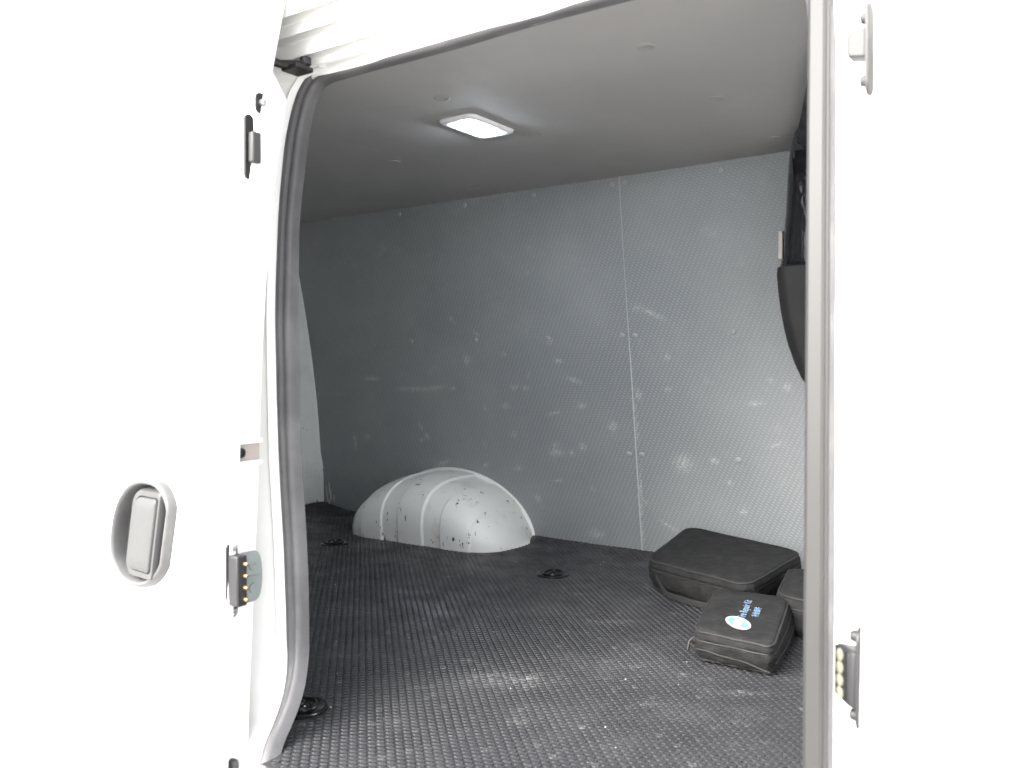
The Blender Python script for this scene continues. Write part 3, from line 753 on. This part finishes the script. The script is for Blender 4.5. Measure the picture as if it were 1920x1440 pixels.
# strap handle sagging along its front
pts = []
for k in range(15):
    u = -.74 + 1.3*k/14; s_ = math.sin(math.pi*k/14)
    p = bA.at(u, -1, .55 - .47*min(1, s_*1.6), 1, .010 + .020*s_); pts.append(p)
hm = MB()
rows = []
for i, p in enumerate(pts):
    rows.append([p + Vector((0, -.0015, -.008)), p + Vector((0, -.0025, 0)), p + Vector((0, -.0015, .008)), p + Vector((0, .0015, .008)), p + Vector((0, .0015, -.008))])
hm.grid(rows, True); bpart(hm, 'carry_strap', 'zip', rA)
# kit bag with print
bB = Bag(q4([(-.722,1.722),(-.556,1.722),(-.600,2.02),(-.765,2.03)], Z0), q4([(-.722,1.710),(-.548,1.694),(-.628,2.062),(-.803,2.040)], [.071,.070,.076,.078]), .2, .010, seed=5)
rB = make_bag(bB, 'repair_kit_bag', 'small black fabric repair kit bag with white oval badge and blue lettering on its lid')
pts = []
for k in range(13):
    v = -.9 + .9*k/12; s_ = math.sin(math.pi*k/12)
    pts.append(bB.at(-1, v, .62 - .30*s_, 1, .006 + .022*s_))
bpart(MB().tube(pts, .0042, 8), 'carry_strap', 'piping', rB)
# zip pull at the front-left corner and side pocket seam
p = bB.at(-1.0, -.86, .70, 1, .010)
bpart(MB().tube([p, p + Vector((-.008, -.006, -.008)), p + Vector((-.010, -.010, -.026))], [.0022, .0028, .0032], 8), 'zip_pull', 'steel', rB)
bpart(MB().tube([bB.at(u, -1, .42 - .1*(u+.8)**2 + .02*math.sin(u*6), 1, .0105) for u in [-.92 + .1*k for k in range(19)]], .0018, 6), 'seam', 'zip', rB)
bpart(MB().tube([bB.at(1, v, .40 + .03*math.sin(v*5), 1, .0105) for v in [-.9 + .1*k for k in range(19)]], .0018, 6), 'seam', 'zip', rB)
# third case half hidden
bC = Bag(q4([(-.640,2.02),(-.36,1.96),(-.38,2.30),(-.70,2.33)], Z0), q4([(-.650,2.035),(-.36,1.955),(-.38,2.29),(-.705,2.315)], [.088,.09,.095,.092]), .3, .012, seed=9)
rC = make_bag(bC, 'rounded_bag', 'plain black fabric bag tucked beside the printed repair kit bag')
# lid print on the kit bag
def lid(u, v, dz):
    p = bB.at(u, v, 1, 1); w = bB.wr(p, .0028)
    k = max(abs(u), abs(v)); return p + Vector((0, 0, .0085 + w*.35 + dz + .0011))
def lid_xy(a, c_, dz):    # a metres along the long side from the badge centre, c_ metres towards the right
    return lid(.0 + c_/.0835 + LO[0], LO[1] + a/.168, dz)
LO = (.0, -.52)
def oval(ra, rc, dz, rot=0, a0=0, c0=0, n=40, lo=0, hi=360):
    rows = []
    for k in range(n+1):
        th = R(lo + (hi-lo)*k/n)
        rows.append([lid_xy(a0 + f*(ra*math.cos(th) - .42*rc*math.sin(th)), c0 + rc*f*math.sin(th), dz) for f in (0.0, .33, .66, 1.0)])
    return MB().grid(rows)
bpart(oval(.038, .029, .0), 'badge', 'print_white', rB)
bpart(oval(.026, .0235, .0004, lo=28, hi=152), 'badge_emblem', 'print_blue', rB)
bpart(oval(.026, .0235, .0004, lo=208, hi=332), 'badge_emblem', 'print_blue', rB)
bpart(oval(.019, .0095, .0008, n=24), 'badge_emblem', 'print_white', rB)
def text(s_, size, a0, c0, sx_, dz, bold):
    cu = bpy.data.curves.new('lettering', 'FONT'); cu.body = s_; cu.size = 1; cu.resolution_u = 3; cu.offset = bold
    o = bpy.data.objects.new('lettering', cu); col.objects.link(o)
    bpy.context.view_layer.update()
    me = bpy.data.meshes.new_from_object(o.evaluated_get(bpy.context.evaluated_depsgraph_get()))
    bpy.data.objects.remove(o)
    b = MB(); b.v = [tuple(lid_xy(a0 + v.co.x*size*sx_, c0 - v.co.y*size, dz)) for v in me.vertices]; b.f = [tuple(p.vertices) for p in me.polygons]
    return bpart(b, 'lettering', 'print_text', rB, smooth=False)
text('Tire Repair Kit', .0235, .031, .009, .98, -.0003, .012)
text('补胎套件', .0165, .060, .034, 1.05, .0002, .012)

# ------------------------------------------------------------------ grit on the mat
b = MB()
for k in range(80):
    for _ in range(20):
        x = random.uniform(-2.2, -.35); y = random.uniform(1.05, 2.6)
        if onmat(x, y) and not (-2.42 < x < -1.7 and y > 2.28): break
    r_ = random.choice([.0007, .0008, .001, .0012, .0018]); z = hmat(x, y) + .002 + r_*.4
    vs = [Vector((math.cos(a)*c_, math.sin(a)*c_, h_))*r_*random.uniform(.7, 1.3) + Vector((x, y, z)) for a, c_, h_ in [(0,0,1),(0,1,0),(1.6,1,.1),(3.1,1,-.1),(4.7,1,0),(0,0,-.8)]]
    b.add(vs, [(0,1,2),(0,2,3),(0,3,4),(0,4,1),(5,2,1),(5,3,2),(5,4,3),(5,1,4)])
tag(b.build('grit', M['crumb'], None, smooth=False), 'pale grit scattered over the black rubber mat', 'grit', kind='stuff')
